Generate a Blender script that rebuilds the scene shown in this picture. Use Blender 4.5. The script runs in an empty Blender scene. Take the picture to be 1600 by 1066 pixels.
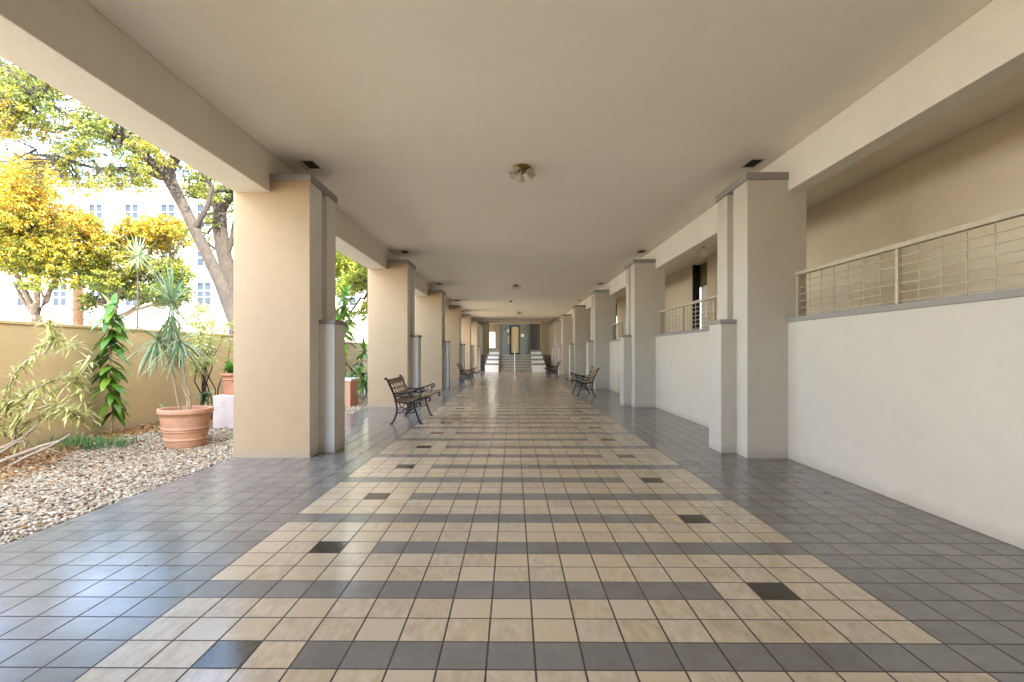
import bpy, math, random
import numpy as np
from mathutils import Vector, Matrix
R = math.radians
rng = np.random.default_rng(7)
random.seed(7)
scn = bpy.context.scene
COL = scn.collection

# ------------------------------------------------------------------ camera
EYE, F = 1.28, 806.0
cam_d = bpy.data.cameras.new('camera')
cam = bpy.data.objects.new('camera', cam_d); COL.objects.link(cam)
cam.location = (0, 0, EYE)
cam.rotation_euler = (R(90), 0, 7.0 / F)
cam_d.lens = F / 1600 * 36; cam_d.sensor_width = 36
cam_d.shift_x = 5 / 1600; cam_d.shift_y = 18 / 1600
cam_d.clip_start = 0.05; cam_d.clip_end = 2000
scn.camera = cam

# ------------------------------------------------------------------ world, sun, exposure
SUN_DIR = Vector((-0.42, 0.62, -0.80)).normalized()      # the way the light travels
w = bpy.data.worlds.new('World'); scn.world = w; w.use_nodes = True
nt = w.node_tree; nt.nodes.clear()
sky = nt.nodes.new('ShaderNodeTexSky'); sky.sky_type = 'NISHITA'; sky.sun_disc = False
sky.sun_elevation = math.asin(-SUN_DIR.z)
sky.sun_rotation = math.atan2(-SUN_DIR.x, -SUN_DIR.y)
sky.air_density = 1.0; sky.dust_density = .4; sky.ozone_density = 2.0
bg = nt.nodes.new('ShaderNodeBackground'); bg.inputs['Strength'].default_value = 0.15
wo = nt.nodes.new('ShaderNodeOutputWorld')
wtc = nt.nodes.new('ShaderNodeTexCoord')
wn = nt.nodes.new('ShaderNodeTexNoise'); wn.inputs['Scale'].default_value = 2.6; wn.inputs['Detail'].default_value = 7
wr = nt.nodes.new('ShaderNodeValToRGB'); wr.color_ramp.elements[0].position = .46; wr.color_ramp.elements[1].position = .66
wm = nt.nodes.new('ShaderNodeMix'); wm.data_type = 'RGBA'
wm.inputs['B'].default_value = (9.5, 9.6, 9.8, 1)
nt.links.new(wtc.outputs['Generated'], wn.inputs['Vector'])
nt.links.new(wn.outputs['Fac'], wr.inputs['Fac'])
nt.links.new(wr.outputs['Color'], wm.inputs['Factor'])
nt.links.new(sky.outputs['Color'], wm.inputs['A'])
nt.links.new(wm.outputs['Result'], bg.inputs['Color'])
nt.links.new(bg.outputs['Background'], wo.inputs['Surface'])
sd = bpy.data.lights.new('sun', 'SUN'); sd.energy = 3.1; sd.angle = R(0.5); sd.color = (1, .95, .86)
so = bpy.data.objects.new('sun', sd); COL.objects.link(so)
so.rotation_euler = SUN_DIR.to_track_quat('-Z', 'Y').to_euler()
so.location = (8, -12, 25)
scn.view_settings.view_transform = 'Standard'; scn.view_settings.look = 'None'
scn.view_settings.gamma = 1; scn.view_settings.exposure = 3.55
scn.render.engine = 'CYCLES'
scn.cycles.use_denoising = True
scn.cycles.max_bounces = 10; scn.cycles.diffuse_bounces = 7; scn.cycles.glossy_bounces = 4
scn.cycles.transparent_max_bounces = 8
scn.cycles.sample_clamp_indirect = 6

# ------------------------------------------------------------------ node helpers
def new_mat(name):
    m = bpy.data.materials.new(name); m.use_nodes = True
    return m, m.node_tree, m.node_tree.nodes['Principled BSDF']
class NT:
    def __init__(s, nt): s.nt = nt
    def n(s, t, **k):
        x = s.nt.nodes.new(t)
        for a, b in k.items(): setattr(x, a, b)
        return x
    def put(s, sock, v):
        if hasattr(v, 'is_output') or isinstance(v, bpy.types.NodeSocket): s.nt.links.new(v, sock)
        else: sock.default_value = v
    def m(s, op, a, b=0.0, c=None, clamp=False):
        x = s.n('ShaderNodeMath', operation=op); x.use_clamp = clamp
        s.put(x.inputs[0], a); s.put(x.inputs[1], b)
        if c is not None: s.put(x.inputs[2], c)
        return x.outputs[0]
    def mix(s, f, a, b):
        x = s.n('ShaderNodeMix', data_type='RGBA')
        s.put(x.inputs['Factor'], f); s.put(x.inputs['A'], a); s.put(x.inputs['B'], b)
        return x.outputs['Result']
    def noise(s, vec, scale, detail=3, rough=.5):
        x = s.n('ShaderNodeTexNoise'); x.inputs['Scale'].default_value = scale
        x.inputs['Detail'].default_value = detail; x.inputs['Roughness'].default_value = rough
        if vec is not None: s.nt.links.new(vec, x.inputs['Vector'])
        return x.outputs['Fac']
    def coord(s, kind='Object'): return s.n('ShaderNodeTexCoord').outputs[kind]
    def ramp(s, f, stops):
        x = s.n('ShaderNodeValToRGB'); e = x.color_ramp.elements
        e[0].position, e[0].color = stops[0][0], tuple(stops[0][1]) + (1,)
        e[1].position, e[1].color = stops[1][0], tuple(stops[1][1]) + (1,)
        for p, c in stops[2:]:
            k = e.new(p); k.color = tuple(c) + (1,)
        s.nt.links.new(f, x.inputs['Fac']); return x.outputs['Color']
    def bump(s, h, strength=.3, dist=.01, normal=None):
        x = s.n('ShaderNodeBump'); x.inputs['Strength'].default_value = strength; x.inputs['Distance'].default_value = dist
        s.nt.links.new(h, x.inputs['Height'])
        if normal is not None: s.nt.links.new(normal, x.inputs['Normal'])
        return x.outputs['Normal']
def scuffs(m, h=.14, col=(.30, .26, .21, 1), amt=.5):
    'splash dirt and scuffs along the foot of a wall'
    t = m.node_tree; b = t.nodes['Principled BSDF']; N = NT(t); geo = N.n('ShaderNodeNewGeometry'); sp = N.n('ShaderNodeSeparateXYZ'); t.links.new(geo.outputs['Position'], sp.inputs[0])
    n = N.noise(geo.outputs['Position'], 5, 6, .7); n2 = N.noise(geo.outputs['Position'], 1.1, 6, .7)
    f = N.m('MULTIPLY', N.m('SUBTRACT', 1.0, N.m('DIVIDE', sp.outputs[2], N.m('MULTIPLY_ADD', n, h*2.2, .004)), clamp=True), amt)
    g = N.m('MULTIPLY', N.m('SUBTRACT', n2, .60, clamp=True), 1.6, clamp=True)
    src = b.inputs['Base Color'].links[0].from_socket
    t.links.new(N.mix(N.m('MAXIMUM', f, g), src, col), b.inputs['Base Color'])
def c3(c, k): return tuple(min(1, v * k) for v in c)
def plaster(name, col, var=.07, grain=60, rough=.75, bump=.25, big=.8):
    m, t, b = new_mat(name); N = NT(t)
    co = N.coord('Object')
    n1 = N.noise(co, big, 5, .6); n2 = N.noise(co, grain, 3, .6); n3 = N.noise(co, 7, 4, .6)
    f = N.m('ADD', N.m('MULTIPLY', n1, .65), N.m('MULTIPLY', n3, .35))
    col_o = N.ramp(f, [(.3, c3(col, 1 - var)), (.7, c3(col, 1 + var))])
    t.links.new(col_o, b.inputs['Base Color']); b.inputs['Roughness'].default_value = rough
    h = N.m('ADD', n2, N.m('MULTIPLY', n3, 1.5))
    t.links.new(N.bump(h, bump, .004), b.inputs['Normal'])
    return m
def plain(name, col, rough=.5, metal=0.0, var=.1, scale=20, bump=0):
    m, t, b = new_mat(name); N = NT(t)
    n = N.noise(N.coord('Object'), scale, 4, .6)
    t.links.new(N.ramp(n, [(.3, c3(col, 1 - var)), (.7, c3(col, 1 + var))]), b.inputs['Base Color'])
    b.inputs['Roughness'].default_value = rough; b.inputs['Metallic'].default_value = metal
    if bump: t.links.new(N.bump(n, bump, .01), b.inputs['Normal'])
    return m
def leafmat(name, stops, trans=.35, rough=.5):
    m, t, b = new_mat(name); N = NT(t)
    a = N.n('ShaderNodeAttribute', attribute_name='tint')
    col = N.ramp(a.outputs['Fac'], stops)
    t.links.new(col, b.inputs['Base Color']); b.inputs['Roughness'].default_value = rough
    tr = N.n('ShaderNodeBsdfTranslucent'); t.links.new(col, tr.inputs['Color'])
    mx = N.n('ShaderNodeMixShader'); mx.inputs[0].default_value = trans
    t.links.new(b.outputs[0], mx.inputs[1]); t.links.new(tr.outputs[0], mx.inputs[2])
    t.links.new(mx.outputs[0], t.nodes['Material Output'].inputs['Surface'])
    return m

M = {}
M['wall'] = plaster('cream_plaster', (.52, .47, .395))
M['pier_grey'] = plaster('grey_white_plaster', (.66, .63, .575))
M['tan'] = plaster('peach_stucco', (.37, .258, .148), var=.07)
def mk_ceil():
    m = plaster('ceiling_paint', (.85, .785, .67), var=.05, grain=90, bump=.12, big=.35); t = m.node_tree; b = t.nodes['Principled BSDF']; N = NT(t)
    co = N.coord('Object'); sp = N.n('ShaderNodeSeparateXYZ'); t.links.new(co, sp.inputs[0])
    k = N.m('FLOORED_MODULO', N.m('ADD', N.m('SUBTRACT', sp.outputs[1], 6.92), N.m('MULTIPLY', N.noise(co, 3, 3), .012)), 5.8)
    line = N.m('MULTIPLY', N.m('LESS_THAN', k, .011), N.m('MULTIPLY_ADD', N.noise(co, 1.6, 3), 1.0, -.1, clamp=True))
    patch = N.m('MULTIPLY', N.m('SUBTRACT', N.noise(co, .55, 6, .65), .53, clamp=True), 1.6, clamp=True)
    src = b.inputs['Base Color'].links[0].from_socket
    c = N.mix(patch, src, (.78, .70, .60, 1)); c = N.mix(N.m('MULTIPLY', line, .55), c, (.32, .26, .20, 1))
    t.links.new(c, b.inputs['Base Color']); return m
M['ceil'] = mk_ceil()
M['beamr'] = plaster('cream_beam_plaster', (.74, .69, .59))
M['beam'] = plaster('beam_stucco', (.70, .64, .55), var=.06, bump=.5)
M['endtan'] = plaster('pale_tan_plaster', (.70, .60, .42))
M['trim'] = plaster('grey_trim', (.26, .24, .215), var=.08, bump=.15)
M['backwall'] = plaster('walkway_plaster', (.72, .625, .47))
M['gwall'] = plaster('boundary_stucco', (.46, .335, .17), var=.07, bump=.45)
M['white'] = plaster('white_paint', (.84, .82, .76), var=.04, bump=.1)
M['rail'] = plain('rail_paint', (.46, .39, .29), .45)
M['building'] = plaster('far_building_render', (.31, .27, .205), var=.05, big=.2)
M['iron'] = plain('cast_iron', (.009, .007, .006), .6, .0, .3, 60, .3)
M['brass'] = plain('antique_brass', (.24, .15, .055), .35, .9, .3, 40)
M['darkmetal'] = plain('dark_metal', (.03, .028, .025), .5, .4)
M['concrete'] = plaster('concrete_step', (.27, .255, .22), var=.12)
M['dark'] = plain('dark_void', (.02, .017, .014), .8)
M['slateblue'] = plaster('blue_grey_wall', (.20, .245, .26), var=.05)
M['brownwall'] = plaster('taupe_wall', (.22, .18, .14), var=.06)
M['concretepink'] = plaster('pinkish_block', (.62, .52, .48), var=.16, big=5)
M['terracotta'] = plaster('terracotta_clay', (.50, .225, .125), var=.22, big=4, bump=.3)
M['terracotta_pale'] = plaster('weathered_terracotta', (.53, .275, .165), var=.16, big=5, bump=.3)
M['soil'] = plain('potting_soil', (.07, .045, .028), .95, 0, .4, 60, .6)
M['drybranch'] = plain('dry_branch', (.36, .29, .22), .85, 0, .3, 40, .5)
M['stem'] = plain('pale_stem', (.34, .26, .16), .8, 0, .25, 50, .4)
M['whiteframe'] = plain('window_frame_paint', (.75, .75, .72), .5, 0, .03)
M['creamdoor'] = plain('cream_daylight_glass', (.60, .50, .31), .6, 0, .12, 9)  # cream tone is daylight behind the door glass, painted into the colour
M['olive'] = plain('olive_paint', (.17, .135, .04), .6, 0, .1, 8)

for _k in ('wall', 'pier_grey', 'tan', 'gwall'): scuffs(M[_k], .10 if _k != 'gwall' else .2)
def mk_bark(name, c0, c1, sc=8):
    m, t, b = new_mat(name); N = NT(t)
    co = N.coord('Object'); mp = N.n('ShaderNodeMapping'); mp.inputs['Scale'].default_value = (1, 1, .35)
    t.links.new(co, mp.inputs['Vector'])
    n = N.noise(mp.outputs[0], sc * 2.5, 6, .7); n2 = N.noise(co, 2.2, 3)
    f = N.m('ADD', N.m('MULTIPLY', n, .7), N.m('MULTIPLY', n2, .3))
    t.links.new(N.ramp(f, [(.35, c0), (.65, c1)]), b.inputs['Base Color'])
    b.inputs['Roughness'].default_value = .9
    t.links.new(N.bump(n, .9, .03), b.inputs['Normal'])
    return m
M['bark'] = mk_bark('grey_brown_bark', (.012, .009, .006), (.05, .037, .026))
M['bark_light'] = mk_bark('light_bark', (.05, .035, .022), (.16, .115, .075))
M['palmbark'] = mk_bark('palm_bark', (.08, .04, .018), (.26, .14, .06), 14)
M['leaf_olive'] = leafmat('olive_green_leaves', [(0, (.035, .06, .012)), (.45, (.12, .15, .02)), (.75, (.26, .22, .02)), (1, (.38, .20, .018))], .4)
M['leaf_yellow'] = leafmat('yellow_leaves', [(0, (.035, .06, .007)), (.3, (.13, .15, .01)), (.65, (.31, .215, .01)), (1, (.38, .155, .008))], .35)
M['leaf_ygreen'] = leafmat('yellow_green_leaves', [(0, (.06, .10, .012)), (.5, (.18, .22, .02)), (1, (.38, .30, .02))], .45)
M['leaf_bright'] = leafmat('bright_green_leaves', [(0, (.035, .11, .012)), (.6, (.10, .23, .02)), (1, (.25, .36, .04))], .3, .35)
M['leaf_bluegreen'] = leafmat('grey_green_blades', [(0, (.07, .13, .055)), (.6, (.17, .26, .12)), (1, (.38, .37, .18))], .25, .4)
M['leaf_pale'] = leafmat('pale_yellow_leaves', [(0, (.24, .28, .07)), (.5, (.50, .49, .17)), (1, (.72, .65, .34))], .35, .45)
M['leaf_grass'] = leafmat('tuft_grass', [(0, (.045, .13, .04)), (1, (.15, .27, .07))], .2)
M['leaf_dry'] = leafmat('dry_leaves', [(0, (.22, .10, .035)), (.5, (.42, .22, .08)), (1, (.55, .40, .22))], .1, .8)

def mk_wood():
    m, t, b = new_mat('varnished_wood'); N = NT(t)
    co = N.coord('Object'); mp = N.n('ShaderNodeMapping'); mp.inputs['Scale'].default_value = (30, 2, 30)
    t.links.new(co, mp.inputs['Vector']); n = N.noise(mp.outputs[0], 3, 5, .6)
    t.links.new(N.ramp(n, [(.3, (.08, .04, .012)), (.7, (.24, .125, .032))]), b.inputs['Base Color'])
    b.inputs['Roughness'].default_value = .28
    return m
M['wood'] = mk_wood()
def mk_glass(name, col, rough=.04):
    m, t, b = new_mat(name); N = NT(t)
    n = N.noise(N.coord('Object'), .5, 3)
    t.links.new(N.ramp(n, [(.35, c3(col, .75)), (.65, c3(col, 1.25))]), b.inputs['Base Color'])
    b.inputs['Roughness'].default_value = rough; b.inputs['Specular IOR Level'].default_value = .35
    return m
M['paneblue'] = mk_glass('window_pane', (.018, .026, .037), .25)
def mk_shade():
    m, t, b = new_mat('frosted_glass'); b.inputs['Base Color'].default_value = (.85, .80, .66, 1)
    b.inputs['Roughness'].default_value = .3; b.inputs['Transmission Weight'].default_value = .55
    return m
M['shade'] = mk_shade()
def mk_daylit():
    m, t, b = new_mat('lit_window'); N = NT(t)
    n = N.noise(N.coord('Object'), 5, 4, .7)
    c = N.ramp(n, [(.4, (.62, .60, .40)), (.6, (.95, .93, .82))])
    t.links.new(c, b.inputs['Base Color']); t.links.new(c, b.inputs['Emission Color'])
    b.inputs['Emission Strength'].default_value = .28
    return m
M['litwin'] = mk_daylit()

# ------------------------------------------------------------------ floor tiles
T, X0, Y0 = .2003, -1.712, 2.081
def mk_floor():
    m, t, b = new_mat('floor_tiles'); N = NT(t)
    co = N.coord('Object'); sep = N.n('ShaderNodeSeparateXYZ'); t.links.new(co, sep.inputs[0])
    u = N.m('DIVIDE', N.m('SUBTRACT', sep.outputs[0], X0), T); v = N.m('DIVIDE', N.m('SUBTRACT', sep.outputs[1], Y0), T)
    ix = N.m('FLOOR', u); iy = N.m('FLOOR', v)
    fx = N.m('SUBTRACT', u, ix); fy = N.m('SUBTRACT', v, iy)
    dx = N.m('MINIMUM', fx, N.m('SUBTRACT', 1.0, fx)); dy = N.m('MINIMUM', fy, N.m('SUBTRACT', 1.0, fy))
    d = N.m('MINIMUM', dx, dy)
    wob = N.m('MULTIPLY', N.m('SUBTRACT', N.noise(co, 25, 2), .5), .012)
    grout = N.m('LESS_THAN', N.m('ADD', d, wob), .021)
    idv = N.n('ShaderNodeCombineXYZ'); t.links.new(ix, idv.inputs[0]); t.links.new(iy, idv.inputs[1])
    wnz = N.n('ShaderNodeTexWhiteNoise'); wnz.noise_dimensions = '3D'; t.links.new(idv.outputs[0], wnz.inputs['Vector'])
    r1 = wnz.outputs['Value']; rc = wnz.outputs['Color']
    inside = N.m('MULTIPLY', N.m('GREATER_THAN', ix, -.5), N.m('LESS_THAN', ix, 17.5))
    k = N.m('FLOORED_MODULO', iy, 6.0)
    A = N.m('LESS_THAN', k, .5)
    B = N.m('COMPARE', k, 3.0, .4)
    darkA = N.m('MULTIPLY', A, N.m('GREATER_THAN', ix, 3.5)); darkB = N.m('MULTIPLY', B, N.m('LESS_THAN', ix, 13.5))
    accA = N.m('MULTIPLY', A, N.m('COMPARE', ix, 2.0, .4)); accB = N.m('MULTIPLY', B, N.m('COMPARE', ix, 15.0, .4))
    acc = N.m('ADD', accA, accB)
    beige = N.m('MULTIPLY', inside, N.m('SUBTRACT', 1.0, N.m('MINIMUM', 1.0, N.m('ADD', acc, N.m('ADD', darkA, darkB)))))
    # travertine streaks, their direction drawn per tile
    off = N.n('ShaderNodeVectorMath', operation='MULTIPLY_ADD'); t.links.new(rc, off.inputs[0]); off.inputs[1].default_value = (9, 9, 9); t.links.new(co, off.inputs[2])
    m1 = N.n('ShaderNodeMapping'); m1.inputs['Scale'].default_value = (9, 24, 9); t.links.new(off.outputs[0], m1.inputs[0])
    m2 = N.n('ShaderNodeMapping'); m2.inputs['Scale'].default_value = (24, 9, 9); t.links.new(off.outputs[0], m2.inputs[0])
    vm = N.n('ShaderNodeMix', data_type='VECTOR'); t.links.new(N.m('GREATER_THAN', r1, .62), vm.inputs['Factor'])
    vi = [i for i in vm.inputs if i.type == 'VECTOR']; t.links.new(m1.outputs[0], vi[0]); t.links.new(m2.outputs[0], vi[1])
    vo = [o for o in vm.outputs if o.type == 'VECTOR'][0]
    st = N.noise(vo, 1.0, 6, .7)
    bc = N.ramp(st, [(.25, (.37, .28, .17)), (.5, (.475, .375, .245)), (.75, (.55, .455, .325))])
    hsv = N.n('ShaderNodeHueSaturation'); t.links.new(bc, hsv.inputs['Color'])
    t.links.new(N.m('MULTIPLY_ADD', r1, .12, .94), hsv.inputs['Value'])
    sc3 = N.n('ShaderNodeSeparateColor'); t.links.new(rc, sc3.inputs[0])
    t.links.new(N.m('MULTIPLY_ADD', sc3.outputs[1],   .16, .82), hsv.inputs['Saturation'])
    stain = N.noise(co, 1.3, 5, .65)
    beigec = N.mix(N.m('MULTIPLY', N.m('MULTIPLY', N.m('SUBTRACT', stain, .55, clamp=True), 6.0, clamp=True), .6), hsv.outputs['Color'], (.30, .24, .17, 1))
    sn = N.noise(off.outputs[0], 6, 5, .65)
    dc = N.ramp(sn, [(.3, (.15, .141, .128)), (.55, (.178, .168, .154)), (.85, (.208, .196, .18))])
    hs2 = N.n('ShaderNodeHueSaturation'); t.links.new(dc, hs2.inputs['Color']); t.links.new(N.m('MULTIPLY_ADD', r1, .22, .88), hs2.inputs['Value'])
    gn = N.n('ShaderNodeTexVoronoi'); gn.inputs['Scale'].default_value = 130; t.links.new(co, gn.inputs['Vector'])
    ac = N.ramp(gn.outputs['Distance'], [(.1, (.10, .085, .05)), (.5, (.008, .008, .007))])
    colr = N.mix(beige, hs2.outputs['Color'], beigec)
    colr = N.mix(acc, colr, ac)
    colr = N.mix(grout, colr, (.035, .025, .018, 1))
    t.links.new(colr, b.inputs['Base Color'])
    smud = N.noise(co, 2.5, 3, .55)
    rb = N.m('ADD', N.m('MULTIPLY_ADD', smud, .14, .11), N.m('MULTIPLY', sc3.outputs[2], .03))
    rb = N.m('SUBTRACT', rb, N.m('MULTIPLY', acc, .03), clamp=True)
    t.links.new(N.m('MAXIMUM', rb, N.m('MULTIPLY', grout, .85)), b.inputs['Roughness'])
    b.inputs['Specular IOR Level'].default_value = .62
    # slight tilt of each tile, then grout and surface relief
    tilt = N.n('ShaderNodeVectorMath', operation='MULTIPLY_ADD'); t.links.new(rc, tilt.inputs[0]); tilt.inputs[1].default_value = (.010, .010, 0)
    geo = N.n('ShaderNodeNewGeometry')
    sub = N.n('ShaderNodeVectorMath', operation='ADD'); t.links.new(geo.outputs['Normal'], sub.inputs[0]); sub.inputs[1].default_value = (-.005, -.005, 0)
    t.links.new(sub.outputs[0], tilt.inputs[2])
    nrm = N.n('ShaderNodeVectorMath', operation='NORMALIZE'); t.links.new(tilt.outputs[0], nrm.inputs[0])
    h = N.m('ADD', N.m('MINIMUM', N.m('DIVIDE', d, .028), 1.0), N.m('MULTIPLY', N.noise(co, 5, 2, .5), .10))
    t.links.new(N.bump(h, .35, .003, nrm.outputs[0]), b.inputs['Normal'])
    return m
M['floor'] = mk_floor()
def mk_gravel(name='gravel_bed'):
    m, t, b = new_mat(name); N = NT(t)
    co = N.coord('Object'); vo = N.n('ShaderNodeTexVoronoi'); vo.inputs['Scale'].default_value = 32; t.links.new(co, vo.inputs['Vector'])
    s = N.n('ShaderNodeSeparateColor'); t.links.new(vo.outputs['Color'], s.inputs[0])
    c = N.ramp(s.outputs[0], [(0, (.12, .095, .07)), (.5, (.30, .25, .185)), (1, (.5, .45, .37))])
    t.links.new(c, b.inputs['Base Color']); b.inputs['Roughness'].default_value = .9
    t.links.new(N.bump(N.m('SUBTRACT', 1.0, vo.outputs['Distance']), .8, .02), b.inputs['Normal'])
    return m
M['gravelbed'] = mk_gravel()
def mk_pebble():
    m, t, b = new_mat('pebbles'); N = NT(t)
    a = N.n('ShaderNodeAttribute', attribute_name='tint')
    c = N.ramp(a.outputs['Fac'], [(0, (.12, .08, .045)), (.35, (.28, .21, .13)), (.7, (.41, .33, .23)), (1, (.58, .51, .40))])
    n = N.noise(N.coord('Object'), 90, 3)
    hs = N.n('ShaderNodeHueSaturation'); t.links.new(c, hs.inputs['Color']); t.links.new(N.m('MULTIPLY_ADD', n, .5, .75), hs.inputs['Value'])
    t.links.new(hs.outputs[0], b.inputs['Base Color']); b.inputs['Roughness'].default_value = .8
    return m
M['pebble'] = mk_pebble()
M['paving'] = plaster('street_paving', (.55, .50, .42), var=.12, big=.5)

# ------------------------------------------------------------------ mesh helpers
def tag(o, label=None, cat=None, group=None, kind=None):
    if label: o['label'] = label
    if cat: o['category'] = cat
    if group: o['group'] = group
    if kind: o['kind'] = kind
    return o
def thing(name, loc, label, cat, group=None):
    o = bpy.data.objects.new(name, None); COL.objects.link(o); o.location = loc
    o.empty_display_size = .1
    return tag(o, label, cat, group)
class MB:
    def __init__(s): s.v = []; s.f = []; s.mi = []; s.sm = []
    def add(s, vs, fs, mi=0, smooth=False):
        k = len(s.v); s.v += [tuple(p) for p in vs]
        for f in fs: s.f.append(tuple(i + k for i in f)); s.mi.append(mi); s.sm.append(smooth)
    def box(s, x0, x1, y0, y1, z0, z1, mi=0, side=None):
        x0, x1 = min(x0, x1), max(x0, x1); y0, y1 = min(y0, y1), max(y0, y1)
        vs = [(x0,y0,z0),(x1,y0,z0),(x1,y1,z0),(x0,y1,z0),(x0,y0,z1),(x1,y0,z1),(x1,y1,z1),(x0,y1,z1)]
        fs = [(0,3,2,1),(4,5,6,7),(0,1,5,4),(1,2,6,5),(2,3,7,6),(3,0,4,7)]
        s.add(vs, fs, mi); return s
    def prism(s, pts, z0, z1, mi=0):
        n = len(pts); a = sum(pts[i][0]*pts[(i+1)%n][1]-pts[(i+1)%n][0]*pts[i][1] for i in range(n))
        if a < 0: pts = pts[::-1]
        vs = [(x, y, z0) for x, y in pts] + [(x, y, z1) for x, y in pts]
        fs = [tuple(range(n))[::-1], tuple(range(n, 2*n))] + [(i, (i+1)%n, n+(i+1)%n, n+i) for i in range(n)]
        s.add(vs, fs, mi); return s
    def tube(s, pts, rad, n=8, mi=0, flat=1.0):
        pts = [Vector(p) for p in pts]
        if not hasattr(rad, '__len__'): rad = [rad]*len(pts)
        vs = []; up = Vector((.13, .21, 1))
        for i, p in enumerate(pts):
            d = (pts[min(i+1, len(pts)-1)] - pts[max(i-1, 0)]).normalized()
            a = d.cross(up)
            if a.length < .2: a = d.cross(Vector((1, .1, 0)))
            a.normalize(); b = d.cross(a).normalized()
            for k in range(n):
                t = 2*math.pi*k/n
                vs.append(p + (a*math.cos(t)*flat + b*math.sin(t))*rad[i])
        fs = []
        for i in range(len(pts)-1):
            for k in range(n):
                fs.append((i*n+k, i*n+(k+1)%n, (i+1)*n+(k+1)%n, (i+1)*n+k))
        s.add(vs, fs, mi, True)
        s.add([vs[k] for k in range(n)], [tuple(range(n))], mi); s.add([vs[-n+k] for k in range(n)], [tuple(range(n))[::-1]], mi)
        return s
    def lathe(s, prof, c, n=28, mi=0, axis=None):
        cx, cy, cz = c; vs = []
        Mx = Matrix.Identity(3)
        if axis is not None: Mx = Vector((0,0,1)).rotation_difference(Vector(axis)).to_matrix()
        for r, z in prof:
            for k in range(n):
                t = 2*math.pi*k/n; q = Mx @ Vector((r*math.cos(t), r*math.sin(t), z)); vs.append((cx+q.x, cy+q.y, cz+q.z))
        fs = []
        for i in range(len(prof)-1):
            for k in range(n): fs.append((i*n+k, i*n+(k+1)%n, (i+1)*n+(k+1)%n, (i+1)*n+k))
        s.add(vs, fs, mi, True); return s
    def build(s, name, mats, parent=None, bevel=0, tint=None):
        if not isinstance(mats, (list, tuple)): mats = [mats]
        org = parent_world(parent)
        me = bpy.data.meshes.new(name)
        me.from_pydata([(x-org[0], y-org[1], z-org[2]) for x, y, z in s.v], [], s.f)
        for m in mats: me.materials.append(m)
        me.polygons.foreach_set('material_index', s.mi); me.polygons.foreach_set('use_smooth', s.sm)
        if tint is not None:
            a = me.attributes.new('tint', 'FLOAT', 'FACE'); a.data.foreach_set('value', np.asarray(tint, dtype=np.float32))
        me.update()
        o = bpy.data.objects.new(name, me); COL.objects.link(o)
        if parent: o.parent = parent
        if bevel:
            md = o.modifiers.new('bevel', 'BEVEL'); md.width = bevel; md.segments = 2; md.limit_method = 'ANGLE'; md.angle_limit = R(50)
        return o
def parent_world(p):
    x = Vector((0, 0, 0))
    while p: x += p.location; p = p.parent
    return x
def np_mesh(name, V, Fq, mat, parent=None, tint=None, smooth=False):
    """V (n,3), Fq (m,k) faces of k corners."""
    org = np.array(parent_world(parent)); V = V - org
    me = bpy.data.meshes.new(name); m, k = Fq.shape
    me.vertices.add(len(V)); me.vertices.foreach_set('co', V.astype(np.float32).ravel())
    me.loops.add(m*k); me.loops.foreach_set('vertex_index', Fq.astype(np.int32).ravel())
    me.polygons.add(m); me.polygons.foreach_set('loop_start', np.arange(0, m*k, k, dtype=np.int32))
    me.polygons.foreach_set('loop_total', np.full(m, k, dtype=np.int32))
    me.polygons.foreach_set('use_smooth', np.full(m, smooth))
    me.materials.append(mat)
    if tint is not None:
        a = me.attributes.new('tint', 'FLOAT', 'FACE'); a.data.foreach_set('value', tint.astype(np.float32))
    me.update(calc_edges=True)
    o = bpy.data.objects.new(name, me); COL.objects.link(o)
    if parent: o.parent = parent
    return o
def copy_tree(o, parent=None):
    c = o.copy(); COL.objects.link(c); c.parent = parent
    for ch in list(o.children): copy_tree(ch, c)
    return c
def W(px, py, Y): return Vector(((px-802)/F*Y, Y, EYE-(py-551)/F*Y))     # where a measured point stands at depth Y
def struct(o): o['kind'] = 'structure'; return o

# ------------------------------------------------------------------ main dimensions
RI, RW, RO, RB = 2.83, 3.32, 3.526, 2.638     # right pier inner face, wall face, outer, buttress
LI, LW, LO, LB = -2.48, -2.965, -3.39, -2.285
ZC, ZB, ZK0, ZK1 = 3.72, 3.235, 3.365, 3.455   # ceiling, beam underside, capital
PY = [6.26 + 5.8*i for i in range(6)]; PD = .92
YN, YE = -3.0, 41.5
ZR = 1.10                                       # raised walkway and landing

# ground, floor
b = MB(); b.box(-120, 60, -60, 160, -.6, -.06); struct(b.build('ground', M['paving']))
b = MB(); b.box(LO, RO, YN, 37, -.3, 0); struct(b.build('floor', M['floor']))
b = MB(); b.box(-6.37, LO-.002, -4, 44, -.3, -.022); struct(b.build('gravel_bed', M['gravelbed']))
b = MB(); b.box(LO, 12, YN, 19, ZC, ZC+3.8); b.box(LO, 6.5, 19, 50, ZC, ZC+.45); struct(b.build('ceiling', M['ceil']))  # unseen block above added, sized to shade the garden and sun the far end
# beams
b = MB(); b.box(LO, LW, YN, YE, ZB, ZC-.003)
tag(b.build('beam', M['beam'], bevel=.006), 'long plastered beam under the ceiling on the garden side, over the peach piers', 'beam')
b = MB(); b.box(RW, RO, YN, YE, ZB, ZC-.003)
tag(b.build('beam', M['beamr'], bevel=.006), 'long cream beam under the ceiling on the right, above the railings', 'beam')

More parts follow.
